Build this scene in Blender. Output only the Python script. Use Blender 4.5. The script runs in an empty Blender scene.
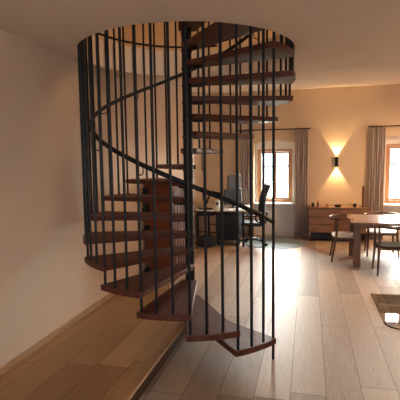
import bpy, bmesh, math, random
from mathutils import Vector, Matrix
random.seed(7)
S = 1.1                       # layout units -> metres
sc = bpy.context.scene
COL = sc.collection
pi = math.pi
R_ = math.radians

# ------------------------------------------------------------------ materials
def nodes(name):
    m = bpy.data.materials.new(name); m.use_nodes = True
    nt = m.node_tree; nt.nodes.clear()
    out = nt.nodes.new('ShaderNodeOutputMaterial')
    return m, nt, out
def N(nt, t, **kw):
    n = nt.nodes.new(t)
    for k, v in kw.items():
        if k in n.inputs: n.inputs[k].default_value = v
        else: setattr(n, k, v)
    return n
def L(nt, a, b): nt.links.new(a, b)
def mat(name, col, rough=.6, metal=0., var=.06, scale=8., bump=.0, stretch=None, spec=.5, coat=0.):
    """principled with procedural colour variation"""
    m, nt, out = nodes(name)
    p = N(nt, 'ShaderNodeBsdfPrincipled'); p.inputs['Roughness'].default_value = rough
    p.inputs['Metallic'].default_value = metal
    p.inputs['Specular IOR Level'].default_value = spec
    p.inputs['Coat Weight'].default_value = coat
    tc = N(nt, 'ShaderNodeTexCoord'); mp = N(nt, 'ShaderNodeMapping')
    if stretch: mp.inputs['Scale'].default_value = stretch
    L(nt, tc.outputs['Object'], mp.inputs['Vector'])
    nz = N(nt, 'ShaderNodeTexNoise', Scale=scale, Detail=4.)
    L(nt, mp.outputs[0], nz.inputs['Vector'])
    r = N(nt, 'ShaderNodeValToRGB')
    r.color_ramp.elements[0].position = .3; r.color_ramp.elements[1].position = .7
    r.color_ramp.elements[0].color = (*[max(0, c*(1-var)) for c in col], 1)
    r.color_ramp.elements[1].color = (*[min(1, c*(1+var)) for c in col], 1)
    L(nt, nz.outputs['Fac'], r.inputs['Fac']); L(nt, r.outputs[0], p.inputs['Base Color'])
    if bump:
        b = N(nt, 'ShaderNodeBump', Strength=bump, Distance=.01)
        L(nt, nz.outputs['Fac'], b.inputs['Height']); L(nt, b.outputs[0], p.inputs['Normal'])
    L(nt, p.outputs[0], out.inputs[0])
    return m
def wood(name, c0, c1, rough=.4, axis='X', scale=1., spec=.5, coat=0.):
    m, nt, out = nodes(name)
    p = N(nt, 'ShaderNodeBsdfPrincipled', Roughness=rough)
    p.inputs['Specular IOR Level'].default_value = spec
    p.inputs['Coat Weight'].default_value = coat
    tc = N(nt, 'ShaderNodeTexCoord'); mp = N(nt, 'ShaderNodeMapping')
    s = {'X': (1.5, 14, 14), 'Y': (14, 1.5, 14), 'Z': (14, 14, 1.5)}[axis]
    mp.inputs['Scale'].default_value = [v*scale for v in s]
    L(nt, tc.outputs['Object'], mp.inputs[0])
    nz = N(nt, 'ShaderNodeTexNoise', Scale=2.2, Detail=6., Distortion=.6)
    L(nt, mp.outputs[0], nz.inputs['Vector'])
    r = N(nt, 'ShaderNodeValToRGB'); r.color_ramp.elements[0].position = .3; r.color_ramp.elements[1].position = .72
    r.color_ramp.elements[0].color = (*c0, 1); r.color_ramp.elements[1].color = (*c1, 1)
    L(nt, nz.outputs['Fac'], r.inputs[0]); L(nt, r.outputs[0], p.inputs['Base Color'])
    L(nt, p.outputs[0], out.inputs[0])
    return m
def plank_mat(name, ca, cb, offx, rough=.3):
    """long boards along Y, .238 layout units wide"""
    m, nt, out = nodes(name)
    p = N(nt, 'ShaderNodeBsdfPrincipled', Roughness=rough)
    tc = N(nt, 'ShaderNodeTexCoord')
    sx = N(nt, 'ShaderNodeSeparateXYZ'); L(nt, tc.outputs['Object'], sx.inputs[0])
    W = .238*S; LEN = 2.15*S
    def M(op, a, b=None):
        n = N(nt, 'ShaderNodeMath', operation=op)
        for i, v in enumerate((a, b)):
            if v is None: continue
            if isinstance(v, (int, float)): n.inputs[i].default_value = v
            else: L(nt, v, n.inputs[i])
        return n.outputs[0]
    xs = M('DIVIDE', M('SUBTRACT', sx.outputs[0], offx*S), W)
    row = M('FLOOR', xs); fx = M('FRACT', xs)
    wn = N(nt, 'ShaderNodeTexWhiteNoise', noise_dimensions='1D'); L(nt, M('ADD', row, 37.3), wn.inputs['W'])
    ys = M('ADD', M('DIVIDE', sx.outputs[1], LEN), M('MULTIPLY', wn.outputs['Value'], 7.))
    cell = M('FLOOR', ys); fy = M('FRACT', ys)
    wn2 = N(nt, 'ShaderNodeTexWhiteNoise', noise_dimensions='2D')
    cb_ = N(nt, 'ShaderNodeCombineXYZ'); L(nt, row, cb_.inputs[0]); L(nt, cell, cb_.inputs[1]); L(nt, cb_.outputs[0], wn2.inputs['Vector'])
    # seams
    ex = M('MINIMUM', fx, M('SUBTRACT', 1., fx)); ey = M('MINIMUM', fy, M('SUBTRACT', 1., fy))
    sm = M('MAXIMUM', M('LESS_THAN', ex, .011), M('LESS_THAN', ey, .0016))
    # grain
    gv = N(nt, 'ShaderNodeCombineXYZ')
    L(nt, M('ADD', M('MULTIPLY', fx, 2.2), M('MULTIPLY', wn2.outputs['Value'], 40.)), gv.inputs[0])
    L(nt, M('MULTIPLY', sx.outputs[1], .75), gv.inputs[1]); L(nt, M('MULTIPLY', row, 3.1), gv.inputs[2])
    nz = N(nt, 'ShaderNodeTexNoise', Scale=1.7, Detail=3., Distortion=1.2); L(nt, gv.outputs[0], nz.inputs['Vector'])
    ring = M('FRACT', M('MULTIPLY', nz.outputs['Fac'], 9.))
    ringc = M('ABSOLUTE', M('SUBTRACT', ring, .5))
    gm = N(nt, 'ShaderNodeMapping'); gm.inputs['Scale'].default_value = (90, 3, 1)
    L(nt, tc.outputs['Object'], gm.inputs[0])
    fz = N(nt, 'ShaderNodeTexNoise', Scale=1., Detail=3.); L(nt, gm.outputs[0], fz.inputs['Vector'])
    f = M('ADD', M('MULTIPLY', wn2.outputs['Value'], .6), M('ADD', M('MULTIPLY', ringc, .42), M('MULTIPLY', fz.outputs['Fac'], .28)))
    r = N(nt, 'ShaderNodeValToRGB'); r.color_ramp.elements[0].position = .15; r.color_ramp.elements[1].position = .9
    r.color_ramp.elements[0].color = (*ca, 1); r.color_ramp.elements[1].color = (*cb, 1)
    L(nt, f, r.inputs[0])
    # knots
    vo = N(nt, 'ShaderNodeTexVoronoi', Scale=1.1); vm = N(nt, 'ShaderNodeMapping'); vm.inputs['Scale'].default_value = (1.6, .9, 1)
    L(nt, tc.outputs['Object'], vm.inputs[0]); L(nt, vm.outputs[0], vo.inputs['Vector'])
    kn = M('LESS_THAN', vo.outputs['Distance'], .035)
    mx = N(nt, 'ShaderNodeMixRGB', blend_type='MULTIPLY'); L(nt, r.outputs[0], mx.inputs[1])
    mx.inputs[2].default_value = (.45, .38, .32, 1)
    L(nt, M('MAXIMUM', sm, M('MULTIPLY', kn, .6)), mx.inputs[0])
    L(nt, mx.outputs[0], p.inputs['Base Color'])
    ro = M('ADD', rough-.04, M('MULTIPLY', fz.outputs['Fac'], .12)); L(nt, ro, p.inputs['Roughness'])
    b = N(nt, 'ShaderNodeBump', Strength=.12, Distance=.004); L(nt, M('SUBTRACT', f, sm), b.inputs['Height']); L(nt, b.outputs[0], p.inputs['Normal'])
    L(nt, p.outputs[0], out.inputs[0])
    return m
def pane_mat():
    m, nt, out = nodes('window_glass')
    t = N(nt, 'ShaderNodeBsdfTransparent'); g = N(nt, 'ShaderNodeBsdfGlossy', Roughness=.02)
    t.inputs[0].default_value = (.96, .99, .98, 1)
    fr = N(nt, 'ShaderNodeFresnel', IOR=1.2)
    mx = N(nt, 'ShaderNodeMixShader'); L(nt, fr.outputs[0], mx.inputs[0]); L(nt, t.outputs[0], mx.inputs[1]); L(nt, g.outputs[0], mx.inputs[2])
    L(nt, mx.outputs[0], out.inputs[0]); return m
def plate_mat():
    m, nt, out = nodes('floor_glass')
    p = N(nt, 'ShaderNodeBsdfPrincipled', Roughness=.02, IOR=1.5)
    p.inputs['Transmission Weight'].default_value = 1.; p.inputs['Base Color'].default_value = (.95, .955, .955, 1)
    L(nt, p.outputs[0], out.inputs[0]); return m
def cloth_mat(name, col):
    m, nt, out = nodes(name)
    d = N(nt, 'ShaderNodeBsdfDiffuse'); t = N(nt, 'ShaderNodeBsdfTranslucent')
    tc = N(nt, 'ShaderNodeTexCoord'); wv = N(nt, 'ShaderNodeTexNoise', Scale=60., Detail=2.)
    L(nt, tc.outputs['Object'], wv.inputs['Vector'])
    r = N(nt, 'ShaderNodeValToRGB'); r.color_ramp.elements[0].color = (*[c*.9 for c in col], 1); r.color_ramp.elements[1].color = (*[min(1, c*1.1) for c in col], 1)
    L(nt, wv.outputs['Fac'], r.inputs[0]); L(nt, r.outputs[0], d.inputs[0]); L(nt, r.outputs[0], t.inputs[0])
    mx = N(nt, 'ShaderNodeMixShader'); mx.inputs[0].default_value = .22
    L(nt, d.outputs[0], mx.inputs[1]); L(nt, t.outputs[0], mx.inputs[2]); L(nt, mx.outputs[0], out.inputs[0]); return m
def glow_mat(name, col, st):
    m, nt, out = nodes(name)
    e = N(nt, 'ShaderNodeEmission', Strength=st); e.inputs[0].default_value = (*col, 1)
    L(nt, e.outputs[0], out.inputs[0]); return m

M = dict(
    plaster=mat('warm_plaster', (.70, .53, .36), .85, var=.025, scale=2.5, bump=.05),
    plasterL=mat('left_plaster', (.69, .54, .42), .85, var=.025, scale=2.5, bump=.05),
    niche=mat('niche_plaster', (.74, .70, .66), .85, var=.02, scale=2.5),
    ceil=mat('ceiling_plaster', (.80, .67, .56), .9, var=.03, scale=1.8, bump=.05),
    up=mat('upper_plaster', (.74, .55, .38), .85, var=.03, scale=3),
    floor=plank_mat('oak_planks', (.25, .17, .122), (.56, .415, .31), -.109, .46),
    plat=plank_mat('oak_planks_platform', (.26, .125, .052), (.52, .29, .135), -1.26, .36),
    riser=wood('shaded_step_riser', (.06, .03, .018), (.10, .05, .03), .5, 'Y'),  # dark wood, deepened further to carry the shade on the step face
    base=wood('oak_trim', (.38, .21, .10), (.50, .30, .15), .45, 'Y'),
    tread=wood('tread_wood', (.075, .022, .013), (.15, .049, .029), .5, 'X', spec=.3),
    black=mat('black_metal', (.008, .009, .012), .45, metal=0., var=.1, spec=.3),
    blackp=mat('black_plastic', (.012, .018, .030), .5, var=.15, spec=.35),
    mesh=mat('chair_fabric_dark', (.018, .026, .042), .8, var=.2, scale=30),
    walnut=wood('walnut', (.15, .065, .032), (.27, .125, .065), .38, 'X'),
    walnutz=wood('walnut_vertical', (.15, .065, .034), (.25, .12, .068), .38, 'Z'),
    tabletop=wood('table_top_wood', (.20, .11, .065), (.32, .19, .12), .3, 'X'),
    chairw=wood('chair_wood', (.09, .045, .03), (.17, .085, .055), .35, 'Z'),
    cab=wood('red_brown_wood', (.15, .045, .024), (.21, .07, .038), .75, 'Z', spec=.15),
    cabside=wood('brown_side_wood', (.10, .045, .03), (.16, .08, .055), .75, 'Z', spec=.15),
    frame=wood('window_wood', (.42, .20, .09), (.55, .29, .14), .45, 'Z'),
    leather=mat('dark_leather', (.03, .024, .024), .7, spec=.25, var=.15, scale=20),
    pale=mat('seat_window_glare', (.72, .70, .68), .4, var=.04, scale=20),  # pale colour stands in for window glare on dark leather seats
    white=mat('white_paint', (.8, .79, .76), .4, var=.02),
    grey=mat('grey_plastic', (.26, .30, .33), .4, var=.05),
    mat_=mat('chair_mat_grey', (.22, .27, .29), .75, spec=.2, var=.05, scale=5),
    cloth=cloth_mat('curtain_cloth', (.54, .45, .41)),
    copper=mat('copper', (.6, .26, .12), .3, metal=.8),
    brown=mat('brown_glass', (.10, .03, .012), .15),
    pole=wood('stick_wood', (.12, .05, .025), (.2, .09, .045), .5, 'Z'),
    sage=mat('pale_metal', (.30, .22, .17), .5, metal=.2),
    leaf=mat('leaf_green', (.10, .30, .09), .55, var=.3, scale=6),
    bark=mat('bark', (.16, .12, .08), .8, var=.2),
    paper=mat('paper_white', (.8, .8, .8), .6, var=.02),
    screen=mat('screen_dark', (.02, .035, .06), .15, var=.1),
    pane=pane_mat(), plate=plate_mat(),
    glow=glow_mat('lamp_glow', (1., .72, .36), 25.),
    steel=mat('steel', (.45, .46, .48), .3, metal=.9),
    ground=mat('outside_ground', (.35, .38, .28), .9, var=.2),
)

# ------------------------------------------------------------------ mesh kit
class MB:
    def __init__(s): s.bm = bmesh.new()
    def box(s, x0, x1, y0, y1, z0, z1, mtx=None):
        vs = [s.bm.verts.new((x, y, z)) for x in (x0, x1) for y in (y0, y1) for z in (z0, z1)]
        if mtx is not None:
            for v in vs: v.co = mtx @ v.co
        for f in ((0, 1, 3, 2), (4, 6, 7, 5), (0, 4, 5, 1), (2, 3, 7, 6), (0, 2, 6, 4), (1, 5, 7, 3)):
            s.bm.faces.new([vs[i] for i in f])
        return s
    def prism(s, pts, z0, z1, mtx=None):
        """closed outline (x,y) extruded in z"""
        a = [s.bm.verts.new((x, y, z0)) for x, y in pts]; b = [s.bm.verts.new((x, y, z1)) for x, y in pts]
        if mtx is not None:
            for v in a+b: v.co = mtx @ v.co
        n = len(pts)
        s.bm.faces.new(a[::-1]); s.bm.faces.new(b)
        for i in range(n): s.bm.faces.new((a[i], a[(i+1) % n], b[(i+1) % n], b[i]))
        return s
    def tube(s, pts, r, n=10, closed=False, flat=None):
        """swept round (or flattened) section; r is a number or a list"""
        pts = [Vector(p) for p in pts]; m = len(pts); rings = []
        up = Vector((0, 0, 1))
        for i, p in enumerate(pts):
            if closed: d = pts[(i+1) % m]-pts[i-1]
            else: d = pts[min(i+1, m-1)]-pts[max(i-1, 0)]
            d.normalize()
            u = up if abs(d.z) < .95 else Vector((1, 0, 0))
            a = d.cross(u).normalized(); b = a.cross(d).normalized()
            rr = r[i] if isinstance(r, (list, tuple)) else r
            fa, fb = flat if flat else (1, 1)
            rings.append([s.bm.verts.new(p+a*(rr*fa*math.cos(2*pi*k/n))+b*(rr*fb*math.sin(2*pi*k/n))) for k in range(n)])
        for i in range(m if closed else m-1):
            A, B = rings[i], rings[(i+1) % m]
            for k in range(n): s.bm.faces.new((A[k], A[(k+1) % n], B[(k+1) % n], B[k]))
        if not closed: s.bm.faces.new(rings[0][::-1]); s.bm.faces.new(rings[-1])
        return s
    def lathe(s, prof, cx=0, cy=0, n=24, cap=True):
        rings = [[s.bm.verts.new((cx+r*math.cos(2*pi*k/n), cy+r*math.sin(2*pi*k/n), z)) for k in range(n)] for r, z in prof]
        for A, B in zip(rings, rings[1:]):
            for k in range(n): s.bm.faces.new((A[k], A[(k+1) % n], B[(k+1) % n], B[k]))
        if cap: s.bm.faces.new(rings[0][::-1]); s.bm.faces.new(rings[-1])
        return s
    def grid(s, f, nu, nv):
        g = [[s.bm.verts.new(f(i/nu, j/nv)) for j in range(nv+1)] for i in range(nu+1)]
        for i in range(nu):
            for j in range(nv): s.bm.faces.new((g[i][j], g[i+1][j], g[i+1][j+1], g[i][j+1]))
        return s
    def build(s, name, m, parent=None, loc=(0, 0, 0), bevel=0., smooth=True, solid=0., sub=0):
        bm = s.bm
        bmesh.ops.recalc_face_normals(bm, faces=bm.faces)
        for v in bm.verts: v.co *= S
        me = bpy.data.meshes.new(name); bm.to_mesh(me); bm.free()
        me.materials.append(M[m] if isinstance(m, str) else m)
        o = bpy.data.objects.new(name, me); COL.objects.link(o)
        o.location = Vector(loc)*S
        if parent is not None: o.parent = parent
        if smooth:
            for p in me.polygons: p.use_smooth = True
            me.set_sharp_from_angle(angle=R_(38))
        if solid:
            md = o.modifiers.new('thick', 'SOLIDIFY'); md.thickness = solid*S; md.offset = 0
        if bevel:
            md = o.modifiers.new('bevel', 'BEVEL'); md.width = bevel*S; md.segments = 2; md.limit_method = 'ANGLE'
        if sub:
            md = o.modifiers.new('sub', 'SUBSURF'); md.levels = sub; md.render_levels = sub
        return o
def tag(o, label=None, cat=None, group=None, kind=None):
    if label: o['label'] = label
    if cat: o['category'] = cat
    if group: o['group'] = group
    if kind: o['kind'] = kind
    return o
def thing(name, label, cat, loc=(0, 0, 0), rz=0., group=None):
    o = bpy.data.objects.new(name, None); COL.objects.link(o)
    o.empty_display_size = .1
    o.location = Vector(loc)*S; o.rotation_euler = (0, 0, rz)
    return tag(o, label, cat, group)
def struct(o): o['kind'] = 'structure'; return o
def dup(root, loc, rz, label, skip=()):
    r = root.copy(); COL.objects.link(r); r.location = Vector(loc)*S; r.rotation_euler = (0, 0, rz); r['label'] = label
    for ch in list(root.children):
        c = ch.copy(); COL.objects.link(c); c.parent = r
        for g in list(ch.children):
            d = g.copy(); COL.objects.link(d); d.parent = c
    return r
def rrect(x0, x1, y0, y1, r, n=5):
    pts = []
    for cx, cy, a0 in ((x1-r, y1-r, 0), (x0+r, y1-r, 90), (x0+r, y0+r, 180), (x1-r, y0+r, 270)):
        for k in range(n+1):
            a = R_(a0+90*k/n); pts.append((cx+r*math.cos(a), cy+r*math.sin(a)))
    return pts

# ------------------------------------------------------------------ the room
XL, XR, YF, YB = -2.105, 3.7, -2.4, 8.83      # left, right, behind the camera, far
ZC, ZU, ZF = 2.53, 2.80, 2.955                # low ceiling, upper floor, ceiling at far wall
CX, CY = -1.072, 3.79                          # stair axis
YK = 4.86                                     # where the ceiling starts to rise
ST = .10                                      # platform step height
PX = -1.10                                    # platform edge
struct(MB().box(XL-.3, XR+.3, YF-.3, YB+.5, -.15, 0).build('floor', 'floor', smooth=False))
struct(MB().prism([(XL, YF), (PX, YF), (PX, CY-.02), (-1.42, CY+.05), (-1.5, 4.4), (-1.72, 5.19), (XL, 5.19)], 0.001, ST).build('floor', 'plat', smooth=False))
struct(MB().box(PX-.001, PX+.008, YF, CY-.02, 0.001, ST-.018).build('trim_1', 'riser', smooth=False))
struct(MB().box(PX-.1, PX+.016, YF, CY-.02, ST-.018, ST+.003).build('trim_2', 'base', bevel=.004))
struct(MB().box(XL-.3, XL, YF-.3, YB+.5, -.05, 5.2).build('wall_left', 'plasterL', smooth=False))
struct(MB().box(XL, XL+.015, YF, 5.19, ST, ST+.055).build('baseboard_left', 'base', bevel=.003))
struct(MB().box(XL, XL+.015, 5.19, YB, 0, .055).build('baseboard_left', 'base', bevel=.003))
# far wall with two arched niches
def niche_wall():
    b = MB(); Y0, Y1 = YB, YB+.25; top = 3.2
    to = Matrix(((1, 0, 0, 0), (0, 0, 1, 0), (0, 1, 0, 0), (0, 0, 0, 1)))     # outline (x,z) extruded along y
    xs = [XL-.3]
    for a, c in NICHES:
        b.box(xs[-1], a, Y0, Y1, -.05, top)
        dz = .06 if a > 0 else 0.
        pts = [(a, top), (a, 1.905+dz)]
        for k in range(1, 16):
            t = k/16; pts.append((a+(c-a)*t, 1.905+dz+.07*math.sin(pi*t)))
        pts += [(c, 1.905+dz), (c, top)]
        b.prism(pts, Y0, Y1, to)
        xs.append(c)
    b.box(xs[-1], XR+.3, Y0, Y1, -.05, top)
    return b
NICHES = ((-1.10, -.245), (1.405, 2.26))
struct(niche_wall().build('wall_back', 'plaster', smooth=False))
b = MB()                                     # thin outer wall carrying the windows
WIN = ((-1.055, -.335), (1.465, 2.185)); WZ0, WZ1 = .69, 1.795
WTOP = (1.795, 1.85)
x = XL-.3
for (a, c), zt in zip(WIN, WTOP):
    b.box(x, a, YB+.25, YB+.5, -.05, 3.2); b.box(a, c, YB+.25, YB+.5, -.05, WZ0); b.box(a, c, YB+.25, YB+.5, zt, 3.2); x = c
b.box(x, XR+.3, YB+.25, YB+.5, -.05, 3.2)
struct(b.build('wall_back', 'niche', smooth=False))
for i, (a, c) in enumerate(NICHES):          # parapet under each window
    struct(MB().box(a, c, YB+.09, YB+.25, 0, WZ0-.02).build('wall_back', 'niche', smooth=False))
    struct(MB().box(a+.005, c-.005, YB-.03, YB+.25, WZ0-.035, WZ0-.002).build('trim_%d' % (3+i), 'white', bevel=.006))
for a, c in ((XL, NICHES[0][0]), (NICHES[0][1], NICHES[1][0]), (NICHES[1][1], XR)):
    struct(MB().box(a, c, YB-.015, YB, 0, .055).build('baseboard_back', 'base', bevel=.003))
# unseen openings added for fill light: window in right wall, gap behind the camera
SIDE_FILL = ((6.0, 7.2),)  # unseen window added to light the left wall
b = MB(); y = YF-.3
for a, c in SIDE_FILL:
    b.box(XR, XR+.35, y, a, -.05, 3.2); b.box(XR, XR+.35, a, c, -.05, .7); b.box(XR, XR+.35, a, c, 2.1, 3.2); y = c
b.box(XR, XR+.35, y, YB+.5, -.05, 3.2)
struct(b.build('wall_right', 'plaster', smooth=False))
FRONT_FILL = (-1.5, 3.1); b = MB()  # unseen wide opening added as front fill
b.box(XL-.3, FRONT_FILL[0], YF-.3, YF, -.05, 3.2).box(FRONT_FILL[1], XR+.35, YF-.3, YF, -.05, 3.2).box(FRONT_FILL[0], FRONT_FILL[1], YF-.3, YF, -.05, .7).box(FRONT_FILL[0], FRONT_FILL[1], YF-.3, YF, 2.2, 3.2)
struct(b.build('wall_front', 'plaster', smooth=False))
# low ceiling slab with the round stair opening
def hole_slab(x0, x1, y0, y1, z0, z1, cx, cy, r, n=96):
    b = MB(); bm = b.bm
    ang = sorted([2*pi*k/n for k in range(n)]+[math.atan2(Y-cy, X-cx) % (2*pi) for X in (x0, x1) for Y in (y0, y1)])
    def out(a):
        dx, dy = math.cos(a), math.sin(a); t = 1e9
        if dx > 1e-9: t = min(t, (x1-cx)/dx)
        if dx < -1e-9: t = min(t, (x0-cx)/dx)
        if dy > 1e-9: t = min(t, (y1-cy)/dy)
        if dy < -1e-9: t = min(t, (y0-cy)/dy)
        return cx+dx*t, cy+dy*t
    rows = []
    for a in ang:
        ix, iy = cx+r*math.cos(a), cy+r*math.sin(a); ox, oy = out(a)
        rows.append([bm.verts.new(p) for p in ((ix, iy, z0), (ix, iy, z1), (ox, oy, z1), (ox, oy, z0))])
    m = len(rows)
    for i in range(m):
        A, B = rows[i], rows[(i+1) % m]
        for k in range(4): bm.faces.new((A[k], B[k], B[(k+1) % 4], A[(k+1) % 4]))
    return b
HR = .952
struct(hole_slab(XL, XR, YF, YK, ZC, ZU, CX, CY, HR).build('ceiling', 'ceil'))
to = Matrix(((0, 0, 1, 0), (1, 0, 0, 0), (0, 1, 0, 0), (0, 0, 0, 1)))      # outline (y,z) extruded along x
struct(MB().prism([(YK, ZC), (YB, ZF), (YB+.25, ZF+.025), (YB+.25, 3.2), (YK, 3.2)], XL, XR, to).build('ceiling', 'ceil', smooth=False))
# upper storey shell seen through the opening
struct(MB().box(XL, 2.0, YK+.28, YK+.5, 3.2, 5.2).build('wall_upper', 'up', smooth=False))
struct(MB().box(XL, 2.0, YK-.012, YK+.27, ZU, 5.2).build('wall_upper', 'up', smooth=False))
struct(MB().box(2.0, 2.2, YF, YK+.5, ZU, 5.2).build('wall_upper', 'up', smooth=False))
struct(MB().box(XL, 2.0, YF-.2, YF, ZU, 5.2).build('wall_upper', 'up', smooth=False))
struct(MB().box(XL-.3, 2.2, YF-.3, YK+.5, 5.2, 5.3).build('ceiling', 'up', smooth=False))

# windows
def window(n, a, c, y, WZ1):
    root = bpy.data.objects.new('window_%d' % n, None); COL.objects.link(root); struct(root)
    root.location = Vector(((a+c)/2, y, WZ0))*S
    w, h = (c-a)/2, WZ1-WZ0
    f = MB().box(-w, -w+.05, -.04, .08, 0, h).box(w-.05, w, -.04, .08, 0, h).box(-w+.05, w-.05, -.04, .08, 0, .05).box(-w+.05, w-.05, -.04, .08, h-.05, h)
    f.build('window_frame', 'frame', root, bevel=.004)
    for s in (-1, 1):
        x0, x1 = (-w+.05, -.002) if s < 0 else (.002, w-.05)
        sb = MB().box(x0, x0+.035, 0, .04, .052, h-.052).box(x1-.035, x1, 0, .04, .052, h-.052)
        sb.box(x0+.035, x1-.035, 0, .04, .052, .09).box(x0+.035, x1-.035, 0, .04, h-.088, h-.052)
        so = sb.build('sash', 'frame', root, bevel=.003)
        for z in (h*.357, h*.674): MB().box(x0+.035, x1-.035, .008, .032, z-.012, z+.012).build('glazing_bar', 'frame', so)
        MB().box(x0+.035, x1-.035, .018, .022, .09, h-.088).build('pane', 'pane', so, smooth=False)
    MB().box(-.008, .012, -.02, 0, .46, .5).box(-.004, .008, -.04, -.02, .42, .5).build('window_handle', 'steel', root)
    return root
for i, (a, c) in enumerate(WIN): window(i+1, a, c, YB+.3, WTOP[i])
def side_fill_window(n, a, c, x):  # added window out of view, lets side fill in
    root = bpy.data.objects.new('window_%d' % n, None); COL.objects.link(root); struct(root)
    root.location = Vector((x, (a+c)/2, .7))*S
    w, h = (c-a)/2, 1.4
    f = MB()
    for y in (-w, -.03, w-.06): f.box(-.03, .05, y, y+.06, 0, h)
    for z in (0, h-.06): f.box(-.03, .05, -w, w, z, z+.06)
    f.build('window_frame', 'frame', root)
    MB().box(.0, .004, -w+.06, w-.06, .06, h-.06).build('pane', 'pane', root, smooth=False)
for i, (a, c) in enumerate(SIDE_FILL): side_fill_window(i+3, a, c, XR+.15)

# ------------------------------------------------------------------ spiral staircase
st = thing('spiral_staircase', 'black steel spiral staircase with dark brown wooden treads through the round ceiling opening', 'staircase', (CX, CY, 0))
MB().lathe([(.044, 0), (.044, 3.7)], n=28).build('column', 'black', st)
MB().lathe([(.11, 0), (.11, .012), (.05, .016)], n=32).build('base_plate', 'black', st)
T0, TS, TW, RISE, Z0, RT, RR = -41.6, 22.5, 24.8, .1525, .028, .957, .93
TH = .045
for i in range(1, 19):
    a = R_(T0-TS*(i-1)); z = Z0+RISE*i
    hw = R_(TW/2)
    pts = [(.03, -.075), ]
    for k in range(13):
        t = -hw+2*hw*k/12; pts.append((RT*math.cos(t), RT*math.sin(t)))
    pts.append((.03, .075))
    t = MB().prism(pts, -TH, 0).build('tread', 'tread', st, bevel=.005)
    t.location = Vector((0, 0, z))*S; t.rotation_euler = (0, 0, a)
    c = MB().lathe([(.044, -TH-.02), (.049, -TH-.018), (.049, -TH), (.044, -TH+.004)], n=20).box(.05, .16, -.012, .012, -TH-.022, -TH+.001).build('collar', 'black', t)
for k in range(48):
    ang = R_(-29.6-7.5*k)
    j = k//3 if k % 3 == 0 else k//3+1
    zb = 0 if j == 0 else Z0+RISE*j-.03
    x, y = RR*math.cos(ang), RR*math.sin(ang)
    MB().tube([(x, y, zb), (x, y, 3.62)], .011, 8).build('baluster', 'black', st)
MB().tube([(RR*math.cos(2*pi*k/80), RR*math.sin(2*pi*k/80), 3.62) for k in range(80)], .016, 8, closed=True).build('guard_rail', 'black', st)
MB().tube([((RR+.012)*math.cos(R_(a)), (RR+.012)*math.sin(R_(a)), 2.84) for a in range(85, 205, 3)], .012, 8).build('floor_ring', 'black', st)
RH = .853
hp = []
for k in range(0, 130):
    th = -21-3*k; hp.append((RH*math.cos(R_(th)), RH*math.sin(R_(th)), 1.425+.0063*(-75-th)))
hr = MB().tube(hp, .0185, 10).build('handrail', 'black', st)
for k in range(1, 48, 4):
    th = -29.6-7.5*k; z = 1.425+.0063*(-75-th)
    if z > 3.5: break
    ca, sa = math.cos(R_(th)), math.sin(R_(th))
    MB().tube([(RR*ca, RR*sa, z-.07), ((RH+.02)*ca, (RH+.02)*sa, z-.07), (RH*ca, RH*sa, z-.055), (RH*ca, RH*sa, z-.01)], .0055, 6).build('rail_bracket', 'black', hr)

# ------------------------------------------------------------------ curtains
def rod(x0, x1, label):
    r = thing('curtain_rod', label, 'curtain rod', ((x0+x1)/2, YB-.1, 2.175)); w = (x1-x0)/2
    MB().tube([(-w, 0, 0), (w, 0, 0)], .011, 10).build('rod', 'black', r)
    for s in (-1, 1):
        MB().lathe([(.001, -.016), (.016, -.008), (.018, 0), (.016, .008), (.001, .016)], cx=s*(w+.008)).build('finial', 'black', r)
        MB().tube([(s*(w-.07), .1, -.02), (s*(w-.07), .02, -.02), (s*(w-.07), 0, -.008)], .007, 8).build('bracket', 'black', r)
rod(-1.40, .0, 'dark curtain rod above the window behind the staircase rods')
rod(1.10, 2.55, 'dark curtain rod above the window at the right edge of the room')
def curtain(x0, x1, label, nf):
    c = thing('curtain', label, 'curtain', ((x0+x1)/2, YB-.1, 0), group='curtains beside the windows'); w = x1-x0
    ph = random.random()*6
    def f(u, v):
        a = .026*(1-.25*v)
        return (-w/2+w*u+.006*math.sin(9*v+u*20), a*math.sin(2*pi*nf*u+ph)+.01*math.sin(2*pi*nf*.37*u+3*v), .015+2.135*v)
    MB().grid(f, nf*10, 14).build('drape', 'cloth', c, solid=.003)
    for k in range(nf):
        x = -w/2+w*(k+.5)/nf
        MB().tube([(x, .02*math.cos(2*pi*q/14), 2.175+.02*math.sin(2*pi*q/14)) for q in range(14)], .003, 6, closed=True).build('curtain_ring', 'black', c)
curtain(-1.36, -1.12, 'mauve brown curtain left of the left window, nearest the desk', 5)
curtain(-.28, -.01, 'mauve brown curtain hanging between the left window and the sideboard', 6)
curtain(1.12, 1.38, 'beige brown curtain at the right end of the sideboard', 6)

# ------------------------------------------------------------------ wall sconce
sc_ = thing('wall_sconce', 'small black up and down wall lamp casting two warm cones', 'wall lamp', (.525, YB, 1.52))
MB().lathe([(.03, -.09), (.03, .09), (.025, .09), (.025, .075), (.001, .075)], cy=-.045, cap=False).lathe([(.025, -.09), (.025, -.075), (.001, -.075)], cy=-.045, cap=False).lathe([(.03, -.09), (.025, -.09)], cy=-.045, cap=False).build('lamp_body', 'black', sc_)
MB().box(-.02, .02, -.04, 0, -.03, .03).build('wall_mount', 'black', sc_)
for s in (-1, 1):
    MB().lathe([(.02, s*.076), (.02, s*.08)], cy=-.045, n=16).build('bulb', 'glow', sc_)

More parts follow.
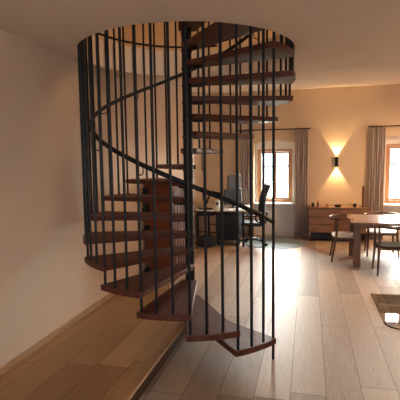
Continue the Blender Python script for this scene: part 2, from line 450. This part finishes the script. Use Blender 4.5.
# ------------------------------------------------------------------ sideboard and what stands on it
sbx0, sbx1, sby0, sby1, sbz = .0, 1.105, 8.38, 8.79, .665
sb = thing('sideboard', 'low reddish walnut sideboard with drawers on a dark base under the wall lamp', 'sideboard', ((sbx0+sbx1)/2, (sby0+sby1)/2, 0))
w, d = (sbx1-sbx0)/2, (sby1-sby0)/2
MB().box(-w, w, -d+.02, d, .18, sbz-.02).build('body', 'walnut', sb, bevel=.003)
MB().box(-w-.004, w+.004, -d, d+.002, sbz-.02, sbz).build('top', 'walnut', sb, bevel=.003)
for cxi in range(2):
    for rzi in range(3):
        x0 = -w+.01+cxi*w; x1 = x0+w-.02; z0 = .19+rzi*.151; z1 = z0+.146
        dr = MB().box(x0, x1, -d, -d+.02, z0, z1).build('drawer', 'walnut', sb, bevel=.002)
        MB().box((x0+x1)/2-.07, (x0+x1)/2+.07, -d-.006, -d, z1-.014, z1-.004).build('handle', 'chairw', dr)
MB().box(-w+.05, w-.05, -d+.08, d-.03, .05, .18).build('plinth', 'blackp', sb)
for sx in (-1, 1):
    for sy in (-1, 1): MB().box(sx*(w-.07)-.015, sx*(w-.07)+.015, sy*(d-.06)-.015, sy*(d-.06)+.015, 0, .18).build('leg', 'black', sb)
def small(name, label, cat, x, y, prof, m, z=sbz, n=20, extra=None):
    o = thing(name, label, cat, (x, y, z)) if extra else None
    b = MB().lathe(prof, n=n)
    if extra:
        b.build('body', m, o); en, ep, em = extra; MB().lathe(ep, n=n).build(en, em, o); return o
    return tag(b.build(name, m, loc=(x, y, z)), label, cat)
small('candle_jar', 'small black jar at the left end of the sideboard top', 'jar', .085, 8.5, [(.024, 0), (.026, .01), (.026, .062)], 'blackp', extra=('lid', [(.022, .062), (.022, .074), (.004, .078)], 'black'))
small('bottle', 'slim brown bottle second from the left on the sideboard', 'bottle', .175, 8.52, [(.017, 0), (.018, .01), (.018, .07), (.008, .09)], 'brown', extra=('bottle_neck', [(.008, .09), (.008, .125), (.01, .127), (.01, .14)], 'copper'))
small('cup', 'small copper cup left of the wall lamp on the sideboard', 'cup', .345, 8.5, [(.018, 0), (.025, .012), (.028, .055), (.026, .055), (.02, .012), (.001, .01)], 'copper', n=20)
bo = thing('serving_bowl', 'low wide black bowl on the sideboard below the wall lamp', 'bowl', (.54, 8.5, sbz))
MB().lathe([(.03, 0), (.055, .012), (.072, .04), (.066, .04), (.05, .018), (.001, .012)], n=28).build('bowl', 'blackp', bo)
MB().lathe([(.001, .014), (.03, .018), (.034, .036), (.02, .05), (.001, .053)], n=20, cap=False).build('content', 'blackp', bo)
MB().lathe([(.028, 0), (.032, .006), (.032, .065), (.026, .065), (.026, .01), (.001, .01)], n=20).build('tumbler', 'blackp', loc=(.845, 8.5, sbz))
tag(bpy.data.objects['tumbler'], 'black tumbler near the right end of the sideboard', 'cup')
ts = thing('wooden_candle_stand', 'tall slim brown wooden stick standing at the right end of the sideboard', 'candle stand', (1.0, 8.55, sbz))
MB().lathe([(.035, 0), (.035, .015), (.024, .02)], n=20).build('foot', 'pole', ts)
MB().lathe([(.021, .018), (.024, .2), (.021, .36), (.026, .375), (.026, .39)], n=20).build('shaft', 'pole', ts)

# ------------------------------------------------------------------ dining table and chairs
tx0, tx1, ty0, ty1, tz = .60, 2.5, 6.44, 7.40, .668
tb = thing('dining_table', 'long brown wooden dining table reflecting the window light', 'table', ((tx0+tx1)/2, (ty0+ty1)/2, 0))
w, d = (tx1-tx0)/2, (ty1-ty0)/2
MB().prism(rrect(-w, w, -d, d, .012), tz-.034, tz).build('tabletop', 'tabletop', tb, bevel=.004)
MB().box(-w+.1, w-.1, -d+.08, -d+.10, tz-.09, tz-.034).box(-w+.1, w-.1, d-.10, d-.08, tz-.09, tz-.034).box(-w+.08, -w+.1, -d+.1, d-.1, tz-.09, tz-.034).box(w-.1, w-.08, -d+.1, d-.1, tz-.09, tz-.034).build('apron', 'walnut', tb)
for sx in (-1, 1):
    for sy in (-1, 1):
        MB().box(sx*(w-.095)-.05, sx*(w-.095)+.05, sy*(d-.12)-.03, sy*(d-.12)+.03, 0, tz-.034).build('leg', 'walnutz', tb, bevel=.006)
def make_chair(label, seatm, loc, rz):
    c = thing('dining_chair', label, 'chair', loc, rz, 'round backed dining chairs')
    zs, za = .405, .665
    # top rail: horseshoe, wide at the back
    n = 28; pts = []; rad = []
    for k in range(n+1):
        t = R_(205-(-25)-0)*0+R_(-205+k*230/n)      # around the back from left arm to right arm
        x = .262*math.cos(t); y = .235*math.sin(t)-.005
        pts.append((x, y, za)); rad.append(.011+.009*math.exp(-((k-n/2)/(n/5))**2))
    MB().tube(pts, rad, 10, flat=(.62, 1.25)).build('top_rail', 'chairw', c)
    for sx in (-1, 1):
        fx, fy = sx*.235, .195
        MB().tube([(fx, fy, 0), (sx*.215, .14, zs-.04), (sx*.232, .08, za-.01)], [.012, .02, .014], 10).build('leg', 'chairw', c)
        MB().tube([(sx*.225, -.215, 0), (sx*.2, -.15, zs-.04), (sx*.2, -.13, za-.01)], [.012, .02, .014], 10).build('leg', 'chairw', c)
    b = MB().tube([(-.225, .155, zs-.045), (.225, .155, zs-.045)], .013, 8).tube([(-.205, -.15, zs-.045), (.205, -.15, zs-.045)], .013, 8)
    for sx in (-1, 1): b.tube([(sx*.225, .155, zs-.045), (sx*.205, -.15, zs-.045)], .013, 8)
    b.build('seat_frame', 'chairw', c)
    pts = []
    for k in range(36):
        t = 2*pi*k/36; ct, s_ = math.cos(t), math.sin(t)
        pts.append((.235*abs(ct)**.6*(1 if ct > 0 else -1), .205*abs(s_)**.6*(1 if s_ > 0 else -1)))
    MB().prism(pts, zs-.026, zs).build('seat', seatm, c, bevel=.010)
    return c
make_chair('dining chair with seat coloured pale for window glare at the left end of the table', 'pale', (.565, 7.0, 0), -pi/2)
make_chair('dining chair with seat coloured pale for window glare on the far side of the table, nearest the windows', 'pale', (1.16, 7.44, 0), pi)
make_chair('dining chair with dark leather seat on the near side of the table', 'leather', (1.135, 6.27, 0), 0)

# glass plate in the floor
pts = [(.715, 5.225), (.715, 4.30)]
for k in range(1, 7):
    a = R_(180+90*k/7); pts.append((.855+.14*math.cos(a), 4.31+.14*math.sin(a)))
pts += [(.87, 4.17), (1.9, 4.17), (1.9, 5.225)]
gp = [(x-1.3, y-4.7) for x, y in pts]
tag(MB().prism(gp, 0.001, .012).build('glass_floor_plate', 'plate', loc=(1.3, 4.7, 0), bevel=.002, smooth=False), 'clear glass plate with a rounded corner lying on the floor planks', 'glass plate')

# ------------------------------------------------------------------ desk corner
tag(MB().lathe([(.6, 0), (.605, .003), (.6, .007)], n=64).build('chair_mat', 'mat_', loc=(-.635, 8.18, .0)), 'round grey mat on the floor under the office chair', 'mat')
dk = thing('desk', 'desk with white top and black cabinet under it by the left wall', 'desk', (-1.62, 8.15, 0))
MB().box(-.42, .50, -.50, .50, .645, .672).build('desk_top', 'white', dk, bevel=.004)
for x in (-.39, .47):
    for y in (-.46, .46): MB().box(x-.018, x+.018, y-.018, y+.018, 0, .645).build('leg', 'black', dk)
ped = MB().box(-.04, .38, -.47, -.05, .11, .60).build('pedestal', 'blackp', dk, bevel=.006)
MB().box(-.38, -.10, -.46, -.10, .55, .63).build('keyboard_tray', 'blackp', dk, bevel=.006)
for k in range(3):
    dr = MB().box(-.03, .37, -.482, -.47, .12+k*.16, .27+k*.16).build('drawer', 'blackp', ped, bevel=.003)
MB().tube([(-.39, -.46, .25), (.47, -.46, .25)], .01, 8).tube([(-.39, .46, .25), (.47, .46, .25)], .01, 8).build('cross_bar', 'black', dk)
for x in (.0, .34):
    for y in (-.43, -.09): MB().lathe([(.02, .0), (.028, .01), (.028, .05), (.012, .11)], cx=x, cy=y, n=12).build('castor', 'blackp', dk)
mo = thing('monitor', 'dark computer monitor turned sideways on the desk', 'monitor', (-1.40, 8.02, .672), R_(60))
MB().prism(rrect(-.09, .09, -.07, .07, .02), 0, .012).build('stand_foot', 'blackp', mo)
MB().box(-.02, .02, -.01, .01, .012, .12).build('stand', 'blackp', mo)
MB().box(-.25, .25, -.018, .012, .075, .36).build('housing', 'blackp', mo, bevel=.006)
MB().box(-.235, .235, .012, .014, .09, .345).build('screen', 'screen', mo)
gs = thing('display_panel', 'pale grey upright panel behind the dark monitor', 'panel', (-1.44, 8.33, .672), 0)
MB().box(-.10, .13, -.012, .012, .12, .62).build('panel', 'grey', gs, bevel=.006)
MB().box(-.115, -.10, -.02, .016, .10, .60).build('edge_strip', 'blackp', gs)
MB().box(-.08, .08, -.05, .05, 0, .012).box(-.015, .015, -.01, .01, .012, .13).build('stand', 'blackp', gs)
sp = thing('desk_speaker', 'small white upright speaker beside the monitor', 'speaker', (-1.66, 7.86, .672))
MB().box(-.035, .035, -.05, .05, 0, .16).build('case', 'white', sp, bevel=.008)
MB().lathe([(.026, -.002), (.026, .002)], n=20).build('speaker_cone', 'blackp', sp).matrix_local = Matrix.Translation(Vector((0, -.051, .1))*S) @ Matrix.Rotation(pi/2, 4, 'X')
la = thing('desk_lamp', 'black curved arm desk lamp at the left side of the desk', 'lamp', (-1.90, 7.86, .672))
MB().lathe([(.06, 0), (.06, .015), (.012, .02)], n=24).build('lamp_base', 'black', la)
pp = []
for k in range(15):
    t = k/14; pp.append((-.0+.05*math.sin(pi*t)-.0+.17*t*t, -.02*t, .018+.30*math.sin(t*pi*.62)))
MB().tube(pp, .02, 8).build('lamp_arm', 'black', la)
MB().tube([(pp[-1][0]-.04, -.02, pp[-1][2]+.025), (pp[-1][0]+.13, -.02, pp[-1][2]-.035)], [.02, .045], 14).build('lamp_head', 'black', la)
kb = thing('keyboard', 'black keyboard at the left edge of the desk', 'keyboard', (-1.86, 7.715, .672), R_(0))
MB().box(-.13, .13, -.05, .05, 0, .018).build('case', 'blackp', kb, bevel=.004)
b = MB()
for i in range(10):
    for j in range(4): b.box(-.12+i*.024, -.12+i*.024+.019, -.04+j*.021, -.04+j*.021+.016, .018, .024)
tag(b.build('keys', 'black', kb))
for k, (x, y, r, lab) in enumerate(((-1.50, 7.74, 12, 'white sheet of paper nearest the desk edge'), (-1.235, 7.74, -8, 'white sheet of paper at the right end of the desk'))):
    def f(u, v, r=r): return Matrix.Rotation(R_(r), 3, 'Z') @ Vector((-.10+.2*u, -.07+.14*v, .002+.006*math.sin(u*5+v*3)**2))
    tag(MB().grid(f, 6, 6).build('sheet_of_paper', 'paper', loc=(x, y, .674), solid=.001), lab, 'paper', 'papers on the desk')
bg = thing('backpack', 'black bag slumped on the floor beside the desk', 'bag', (-1.80, 7.55, 0))
def blob(name, m, parent, c, r, seed, pw=.8):
    b = MB(); rng = random.Random(seed)
    def f(u, v):
        a = 2*pi*u; e = pi*(v-.5)
        def sg(x, p): return math.copysign(abs(x)**p, x)
        k = 1+.05*math.sin(3*a+seed)*math.cos(e)
        return (c[0]+r[0]*k*sg(math.cos(e), pw)*sg(math.cos(a), pw), c[1]+r[1]*k*sg(math.cos(e), pw)*sg(math.sin(a), pw), c[2]+r[2]*sg(math.sin(e), pw))
    b.grid(f, 24, 14)
    bmesh.ops.remove_doubles(b.bm, verts=b.bm.verts, dist=1e-4)
    return b.build(name, m, parent)
blob('bag_body', 'mesh', bg, (0, 0, .11), (.19, .12, .11), 2)
blob('front_pocket', 'mesh', bg, (.03, -.10, .08), (.11, .04, .07), 4)
MB().tube([(-.08+.16*k/10, 0, .205+.05*math.sin(pi*k/10)) for k in range(11)], .008, 8).build('bag_handle', 'blackp', bg)
tag(MB().tube([(-2.05, 7.45, .1), (-2.03, 7.40, .03), (-1.98, 7.34, .006), (-1.93, 7.42, .006), (-1.96, 7.5, .006)], .006, 6).build('power_cable', 'blackp'), 'thin black cable lying on the floor by the left wall', 'cable')

# office chair, seen from the side, facing the desk
oc = thing('office_chair', 'black high backed office chair on wheels in front of the window', 'office chair', (-1.0, 7.86, .007), pi)
MB().lathe([(.03, .09), (.03, .13), (.018, .14), (.018, .36)], n=16).build('gas_column', 'black', oc)
for k in range(5):
    a = 2*pi*k/5+.3; ca, sa = math.cos(a), math.sin(a)
    ar = MB().tube([(.02*ca, .02*sa, .12), (.15*ca, .15*sa, .095), (.27*ca, .27*sa, .075)], [.02, .016, .012], 8).build('base_arm', 'black', oc)
    MB().tube([(.27*ca-.02*sa, .27*sa+.02*ca, .028), (.27*ca+.02*sa, .27*sa-.02*ca, .028)], .028, 12).build('castor', 'blackp', ar)
MB().prism(rrect(-.20, .20, -.20, .20, .07), .37, .43).build('seat', 'mesh', oc, bevel=.02)
def backf(u, v):
    z = .47+.66*v; wd = .22*(1-.3*v**3)
    lean = -.20-.09*v+.05*math.sin(pi*v)
    return (lean+.02*(2*u-1)**2, (2*u-1)*wd, z)
MB().grid(backf, 10, 14).build('backrest', 'mesh', oc, solid=.095, bevel=.01)
MB().tube([(-.02, 0, .36), (-.2, 0, .37), (-.25, 0, .46), (-.26, 0, .62)], .016, 8).build('back_support', 'black', oc)
for s in (-1, 1):
    ar = MB().tube([(-.02, s*.16, .38), (-.02, s*.235, .38), (-.02, s*.245, .56)], .013, 8).build('armrest', 'black', oc)
    MB().prism(rrect(-.12, .12, s*.245-.03, s*.245+.03, .02), .56, .585).build('arm_pad', 'blackp', ar, bevel=.006)

# ornament on the left wall
wo = thing('wall_hanging', 'thin brownish chain of rings hanging on the wall right of the stair column', 'wall ornament', (XL+.015, 8.42, 1.36))
for k in range(5):
    r = .032+.008*(k % 2); z = .04+k*.078
    MB().tube([(0, r*math.cos(2*pi*q/20), z+.04*math.sin(2*pi*q/20)) for q in range(20)], .009, 6, closed=True).build('ring', 'sage', wo)
MB().tube([(-.012, 0, .42), (0, 0, .42), (0, 0, .39)], .004, 6).build('hook', 'sage', wo)

# red brown cabinet behind the stairs
cb = thing('cabinet', 'narrow red brown wooden cabinet with black fittings by the left wall behind the stairs', 'cabinet', (-1.87, 5.5, 0))
MB().box(-.20, .17, -.29, .29, .0, 1.27).build('body', 'cab', cb, bevel=.004)
MB().box(-.205, .175, -.30, .30, 1.27, 1.29).build('top', 'cab', cb, bevel=.003)
for z0, z1 in ((.06, .62), (.64, 1.24)):
    MB().box(-.195, .165, -.305, -.29, z0, z1).build('door', 'cab', cb, bevel=.003)
for z0, z1 in ((.06, .62), (.64, 1.24)):
    pn = MB().box(.17, .176, -.28, .28, z0, z1).build('side_panel', 'cabside', cb, bevel=.002)
    for k in range(4): MB().box(.176, .184, -.22+k*.13, -.17+k*.13, z0+.03, z1-.03).build('slat', 'cabside', pn, bevel=.001)
for z, h in ((.12, .09), (.60, .16), (.88, .16), (1.08, .17)):
    MB().box(-.205, -.13, -.335, -.305, z, z+h).box(-.225, -.165, -.35, -.32, z+h*.3, z+h*.62).build('latch', 'black', cb, bevel=.008)
# plants outside the right window
def leafy(name, label, loc, h, seed, n=90, wdt=.35):
    rng = random.Random(seed)
    p = thing(name, label, 'plant', loc)
    b = MB(); b2 = MB()
    for s in range(7):
        dx, dy = rng.uniform(-wdt, wdt), rng.uniform(-.2, .2)
        pts = [(dx*t*t, dy*t, h*t) for t in [k/8 for k in range(9)]]
        b.tube(pts, [.014*(1-.8*k/8) for k in range(9)], 6)
        for k in range(n//7):
            t = rng.uniform(.3, 1); c = Vector((dx*t*t, dy*t, h*t))
            d = Vector((rng.uniform(-1, 1), rng.uniform(-1, 1), rng.uniform(-.6, .6))).normalized(); l = rng.uniform(.07, .13)
            sd = d.cross(Vector((0, 0, 1))).normalized()*l*.3; up = Vector((0, 0, .012))
            vs = [b2.bm.verts.new(q) for q in (c, c+d*l*.5+sd, c+d*l, c+d*l*.5-sd)]
            vt = [b2.bm.verts.new(q+up) for q in (c, c+d*l*.5+sd, c+d*l, c+d*l*.5-sd)]
            b2.bm.faces.new(vs[::-1]); b2.bm.faces.new(vt)
            for q in range(4): b2.bm.faces.new((vs[q], vs[(q+1) % 4], vt[(q+1) % 4], vt[q]))
    b.build('stem', 'bark', p); tag(b2.build('foliage', 'leaf', p, smooth=False))
    return p
leafy('garden_shrub', 'green leafy plant outside the right window', (2.12, 10.3, 0), 1.55, 3, wdt=.3)
struct(MB().box(-12, 14, YB+.5, 30, -.3, 0).build('ground', 'ground', smooth=False))

# ------------------------------------------------------------------ light
wd = bpy.data.worlds.new('sky'); sc.world = wd; wd.use_nodes = True
nt = wd.node_tree; nt.nodes.clear()
wo_ = nt.nodes.new('ShaderNodeOutputWorld'); bgn = nt.nodes.new('ShaderNodeBackground')
tc = nt.nodes.new('ShaderNodeTexCoord'); sp_ = nt.nodes.new('ShaderNodeSeparateXYZ'); rp = nt.nodes.new('ShaderNodeValToRGB')
nt.links.new(tc.outputs['Generated'], sp_.inputs[0]); nt.links.new(sp_.outputs[2], rp.inputs[0])
rp.color_ramp.elements[0].color = (.86, .95, 1, 1); rp.color_ramp.elements[1].color = (.62, .78, 1, 1)
nt.links.new(rp.outputs[0], bgn.inputs[0]); bgn.inputs[1].default_value = 1.8
nt.links.new(bgn.outputs[0], wo_.inputs[0])
def portal(x, y, z, w, h, rot):
    l = bpy.data.lights.new('window_portal', 'AREA'); l.shape = 'RECTANGLE'; l.size = w*S; l.size_y = h*S; l.cycles.is_portal = True
    o = bpy.data.objects.new('window_portal', l); COL.objects.link(o); o.location = Vector((x, y, z))*S; o.rotation_euler = rot
for a, c in WIN: portal((a+c)/2, YB+.42, (WZ0+WZ1)/2, c-a, WZ1-WZ0, (R_(-90), 0, 0))
portal((FRONT_FILL[0]+FRONT_FILL[1])/2, YF-.25, 1.45, FRONT_FILL[1]-FRONT_FILL[0], 1.5, (R_(90), 0, 0))  # portal of the added front fill opening
for a, c in SIDE_FILL: portal(XR+.3, (a+c)/2, 1.4, c-a, 1.4, (0, R_(90), 0))  # portal of the added right-wall window
def area(name, loc, w, h, rot, e, col):
    l = bpy.data.lights.new(name, 'AREA'); l.shape = 'RECTANGLE'; l.size = w*S; l.size_y = h*S; l.energy = e*S*S; l.color = col
    o = bpy.data.objects.new(name, l); COL.objects.link(o); o.location = Vector(loc)*S; o.rotation_euler = rot; return o
def sun(name, az, el, e, ang, col):
    l = bpy.data.lights.new(name, 'SUN'); l.energy = e; l.angle = R_(ang); l.color = col
    o = bpy.data.objects.new(name, l); COL.objects.link(o)
    d = Vector((math.sin(R_(az))*math.cos(R_(el)), math.cos(R_(az))*math.cos(R_(el)), math.sin(R_(el))))
    o.rotation_euler = d.to_track_quat('Z', 'Y').to_euler(); return o
def spot(name, loc, rot, e, size, col, blend=.3, rad=.01):
    l = bpy.data.lights.new(name, 'SPOT'); l.energy = e*S*S; l.spot_size = R_(size); l.spot_blend = blend; l.color = col; l.shadow_soft_size = rad
    o = bpy.data.objects.new(name, l); COL.objects.link(o); o.location = Vector(loc)*S; o.rotation_euler = rot; return o
spot('sconce_up', (.525, YB-.04, 1.52+.08), (pi, 0, 0), 44, 72, (1., .66, .30))
spot('sconce_down', (.525, YB-.04, 1.52-.08), (0, 0, 0), 44, 72, (1., .66, .30))
sun('hazy_daylight', 9, 21, 50, 60, (1., .95, .88))
area('upper_room_lamp', (-.2, 3.2, 5.1), 1.2, 1.2, (0, 0, 0), 22, (1., .66, .38))
area('dining_ceiling_lamp', (2.2, 7.0, 2.6), .5, .5, (0, 0, 0), 38, (1., .62, .32))

# ------------------------------------------------------------------ camera
def camera(f=428., vp=(309, 158), roll=-.8, H=1.6):
    yw = Vector((vp[0]-200, -(vp[1]-200), -f)).normalized()
    h = Vector((1, -math.tan(R_(roll)), 0))
    zw = yw.cross(h).normalized()
    if zw.y < 0: zw = -zw
    xw = yw.cross(zw)
    Rm = Matrix((xw, yw, zw))
    c = bpy.data.cameras.new('camera'); c.sensor_width = 36; c.lens = f/400*36; c.clip_start = .02; c.clip_end = 200
    o = bpy.data.objects.new('camera', c); COL.objects.link(o)
    o.matrix_world = Matrix.Translation((0, 0, H*S)) @ Rm.to_4x4()
    sc.camera = o
camera()
vs = sc.view_settings; sc.display_settings.display_device = 'sRGB'
vs.view_transform = 'Standard'; vs.look = 'None'; vs.gamma = 1.; vs.use_curve_mapping = False; vs.exposure = 1.12
